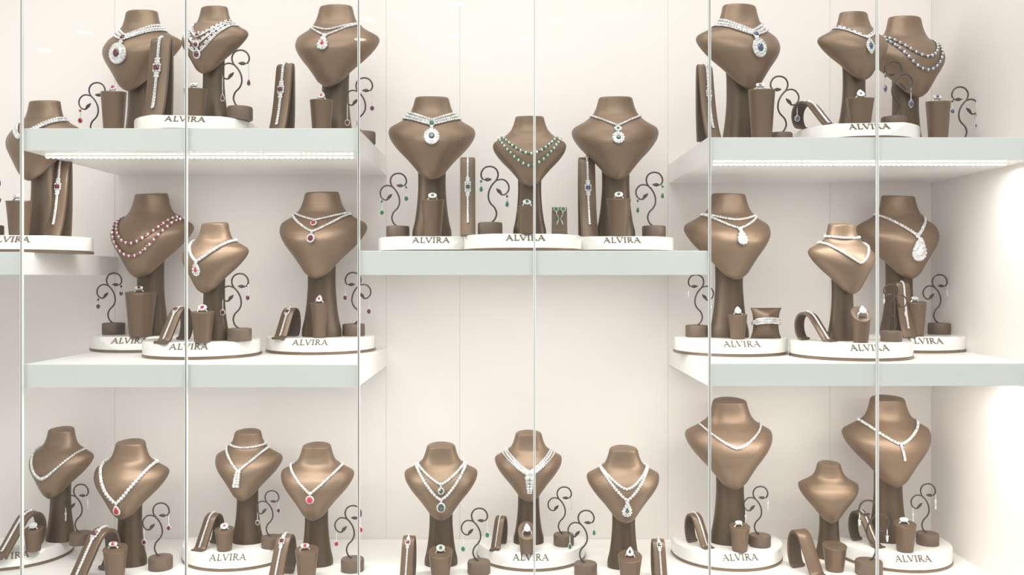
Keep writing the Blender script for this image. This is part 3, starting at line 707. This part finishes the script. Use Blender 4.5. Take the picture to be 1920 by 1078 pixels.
# px, ytop, Y, base z, yaw, tall, width/height, bust key, colour or None, style
RP = [
 (302, 72, .205, zTLp, -8, 1, .24, 'B1', 'garnet', 'watch'), (534, 120, .16, ZTL, -20, 1, .24, 'B3', 'garnet', 'watch'), (116, 298, .20, zMp-.003, -5, 1, .21, 'B0', 'garnet', 'watch'),
 (877, 296, .165, zMp, 3, 1, .19, 'B8', 'deep', 'watch'), (1100, 296, .29, zMp, 6, 1, .20, 'B9', 'sapphire', 'watch'), (1322, 122, .085, ZTR, 20, 1, .20, 'B10', 'sapphire', 'watch'),
 (1692, 530, .33, zLRp, 10, 1, .26, 'B15', 'white', 'plain'),
 (338, 577, .20, zLLp, -18, .78, .42, 'B5', 'garnet', 'top'), (545, 578, .345, zLLp, -14, .78, .44, 'B6', 'garnet', 'top'),
 (1514, 586, .17, zLRp, 36, .88, .50, 'B14', 'white', 'plain'), (1512, 192, .145, zTRp, 36, .98, .66, 'B11', 'white', 'plain'),
 (56, 960, .30, zBp, -28, .85, .46, 'B16', 'white', 'plain'), (192, 992, .22, 0, -22, .8, .42, 'B17', 'garnet', 'top'), (400, 963, .32, zBp, -22, .66, .42, 'B18', 'white', 'plain'),
 (535, 1003, .20, 0, -10, .66, .36, 'B19', 'garnet', 'top'), (767, 1006, .18, 0, -3, .6, .29, 'B20', 'garnet', 'top'), (939, 968, .32, zBp, -18, .62, .34, 'B21', 'white', 'plain'),
 (1234, 1012, .18, 0, 0, .6, .32, 'B22', 'deep', 'top'), (1302, 963, .335, zBp, 28, .66, .40, 'B23', 'white', 'plain'), (1501, 994, .25, 0, 22, .66, .40, 'B24', None, 'plain'),
 (1612, 958, .35, zBp, 26, .72, .38, 'B25', 'white', 'plain')]
for px, yt, Y, zb, yaw, tall, wr, bk, gc, style in RP:
    h = wz(yt, Y)-zb; loc = (wx(px, Y), Y, zb); lm = LM[bk]; pts = TALL if tall == 1 else [(a*tall, b) for a, b in LOW]; t = .035 if tall == 1 else .06; sf = tall; tall = int(tall)
    o = inst('ramp%.2f%.2f' % (sf, wr), make_ramp(pts, wr, t), loc, R(yaw), h)
    tag(o, '%s brown bracelet ramp beside the %s' % ('tall upright' if tall else ('empty low curved' if gc is None else 'low curved'), lm), 'bracelet stand', 'bracelet ramps')
    if gc:
        b = inst('brac%.2f%.2f%s%s' % (sf, wr, gc, style), make_bracelet(pts, wr, t, GN[gc], style, *( (.08, .62) if tall else (.14, .60))), loc, R(yaw), h)
        tag(b, '%s on ramp beside the %s' % ('white bracelet' if gc == 'white' else '%s-stone bracelet' % GW[gc], lm), 'bracelet', 'bracelets on the ramps')

# cushion with bracelet
Y = .245; hx = wx(1436, Y); w = 60/(PX*rr(Y)); h = wz(577, Y)-zLRp
o = empty('bracelet_cushion', (hx, Y, zLRp), R(4)); tag(o, 'small dark brown cushion with pinched corners beside the bust with two strands', 'cushion')
bm = bmesh.new(); n = 20; rs = []
for j in range(n+1):
    z = h*j/n; s = j/n; a = abs(2*s-1); ww = w/2*(.80+.20*a**2.4); th = .004+.020*(1-a**2.2)
    ring_ = []
    for i in range(32):
        q = 2*math.pi*i/32; c, d = math.cos(q), math.sin(q); zz = z
        ring_.append((ww*c, th*(abs(d)**1.0)*(1 if d > 0 else -1)*(1-.35*abs(c)), zz-(.006*(1-abs(c)**1.5)*(1 if s > .5 else -0))*(a**3)))
    rs.append(ring_)
rings(bm, rs); obj('cushion_body', bm, M['leather'], o)
b = empty('bracelet', (hx, Y, zLRp), R(4)); tag(b, 'white arched bracelet wrapped round the small brown cushion', 'bracelet', 'bracelets on the ramps')
bm = bmesh.new()
for k in range(46):
    q = 2*math.pi*k/46; x = .43*w*math.cos(q); y = -.027*math.sin(q); zc = h*.50+.004*math.sin(q)
    nn = Vector((math.cos(q), -math.sin(q)*1.2, .2)); rows = 3 if math.sin(q) > .45 else (2 if math.sin(q) > 0 else 1)
    for j in range(rows): stone(bm, (x, y, zc+(j-(rows-1)/2)*.0055+.004*max(0, math.sin(q))), .0034, nn)
obj('bracelet_chain', bm, M['diamond'], b, smooth=False)

# small card with green earrings
Y = .10; z0 = zMp; hh = wz(388, Y)-z0; ww = 29/(PX*rr(Y)); x0 = wx(1049, Y)
o = empty('earring_card_holder', (x0, Y, z0)); tag(o, 'small upright brown card holder beside the bust with emerald beads', 'earring stand')
bm = bmesh.new()
rings(bm, [[(-ww/2, -.008, 0), (ww/2, -.008, 0), (ww/2, .012, 0), (-ww/2, .012, 0)], [(-ww/2*.97, -.001, hh*.96), (ww/2*.97, -.001, hh*.96), (ww/2*.97, .008, hh*.96), (-ww/2*.97, .008, hh*.96)], [(-ww/2*.93, 0, hh), (ww/2*.93, 0, hh), (ww/2*.93, .006, hh), (-ww/2*.93, .006, hh)]])
obj('card', bm, M['leather'], o, False, .0008)
bm = bmesh.new(); box(bm, -ww/2*1.04, ww/2*1.04, -.011, .014, 0, .003); obj('foot', bm, M['leather_in'], o, False)
for s in (-1, 1):
    e = empty('drop_earring', (x0+s*.0055, Y-.007, z0+hh*.90)); tag(e, '%s green drop earring pinned to the small upright card' % ('left' if s < 0 else 'right'), 'earring', 'earrings on the small card')
    bm = bmesh.new(); n = Vector((0, -1, 0))
    for k in range(13): stone(bm, (s*.002*math.sin(k*.6), -.001-.0004*k, -.003*k), .0019, n)
    halo(bm, (s*.003, -.002, .001), .0052, .005, .0017, 'round', n, 10)
    obj('drop', bm, M['diamond'], e, smooth=False)
    bm = bmesh.new()
    gem(bm, (s*.003, -.003, .001), .0044, .0042, 'cushion', n, .5); gem(bm, (0, -.006, -.022), .0026, .004, 'pear', n, .5)
    gem(bm, (0, -.005, -.012), .002, .002, 'round', n, .5); obj('gemstone', bm, EM, e, smooth=False)

# ------------------------------------------------------------------ ceiling downlights of the shop (seen mirrored in the glass)
ZC = 2.8
for px, py in ((86, 95), (159, 61), (856, 8), (851, 69), (690, 38), (676, 75), (986, 72), (1043, 40)):
    k = (HY-py)/(PX*(ZC-EYE)); dist = D0/k-D0; x = (px-VX)/(PX*k)
    o = empty('ceiling_downlight', (x, -dist, ZC)); tag(o, 'round recessed shop ceiling downlight mirrored as a pale dash in the glass', 'ceiling light', 'shop ceiling downlights')
    bm = bmesh.new(); lathe(bm, [(.055, 0, 0), (.055, .01, 0)], 24); obj('lens', bm, M['downlight'], o)
    bm = bmesh.new(); n = 24
    rings(bm, [[(r*math.cos(2*math.pi*i/n), r*math.sin(2*math.pi*i/n), z) for i in range(n)] for r, z in ((.055, -.004), (.07, -.004), (.07, .012), (.055, .012))], False, False)
    obj('trim_ring', bm, M['edge_white'], o)

# ------------------------------------------------------------------ world, camera
w = bpy.data.worlds.new('World'); S.world = w; w.use_nodes = True
bg = w.node_tree.nodes['Background']; bg.inputs[0].default_value = (1, .978, .965, 1); bg.inputs[1].default_value = .78
cd = bpy.data.cameras.new('camera'); cam = bpy.data.objects.new('camera', cd); COL.objects.link(cam)
cam.location = (0, -D0, EYE); cam.rotation_euler = (R(90), 0, 0)
cd.sensor_width = 36; cd.lens = 36*F/1920; cd.shift_x = (960-VX)/1920; cd.shift_y = -(539-HY)/1920
cd.clip_start = .05
S.camera = cam
S.view_settings.view_transform = 'Standard'; S.view_settings.look = 'None'; S.view_settings.exposure = .04
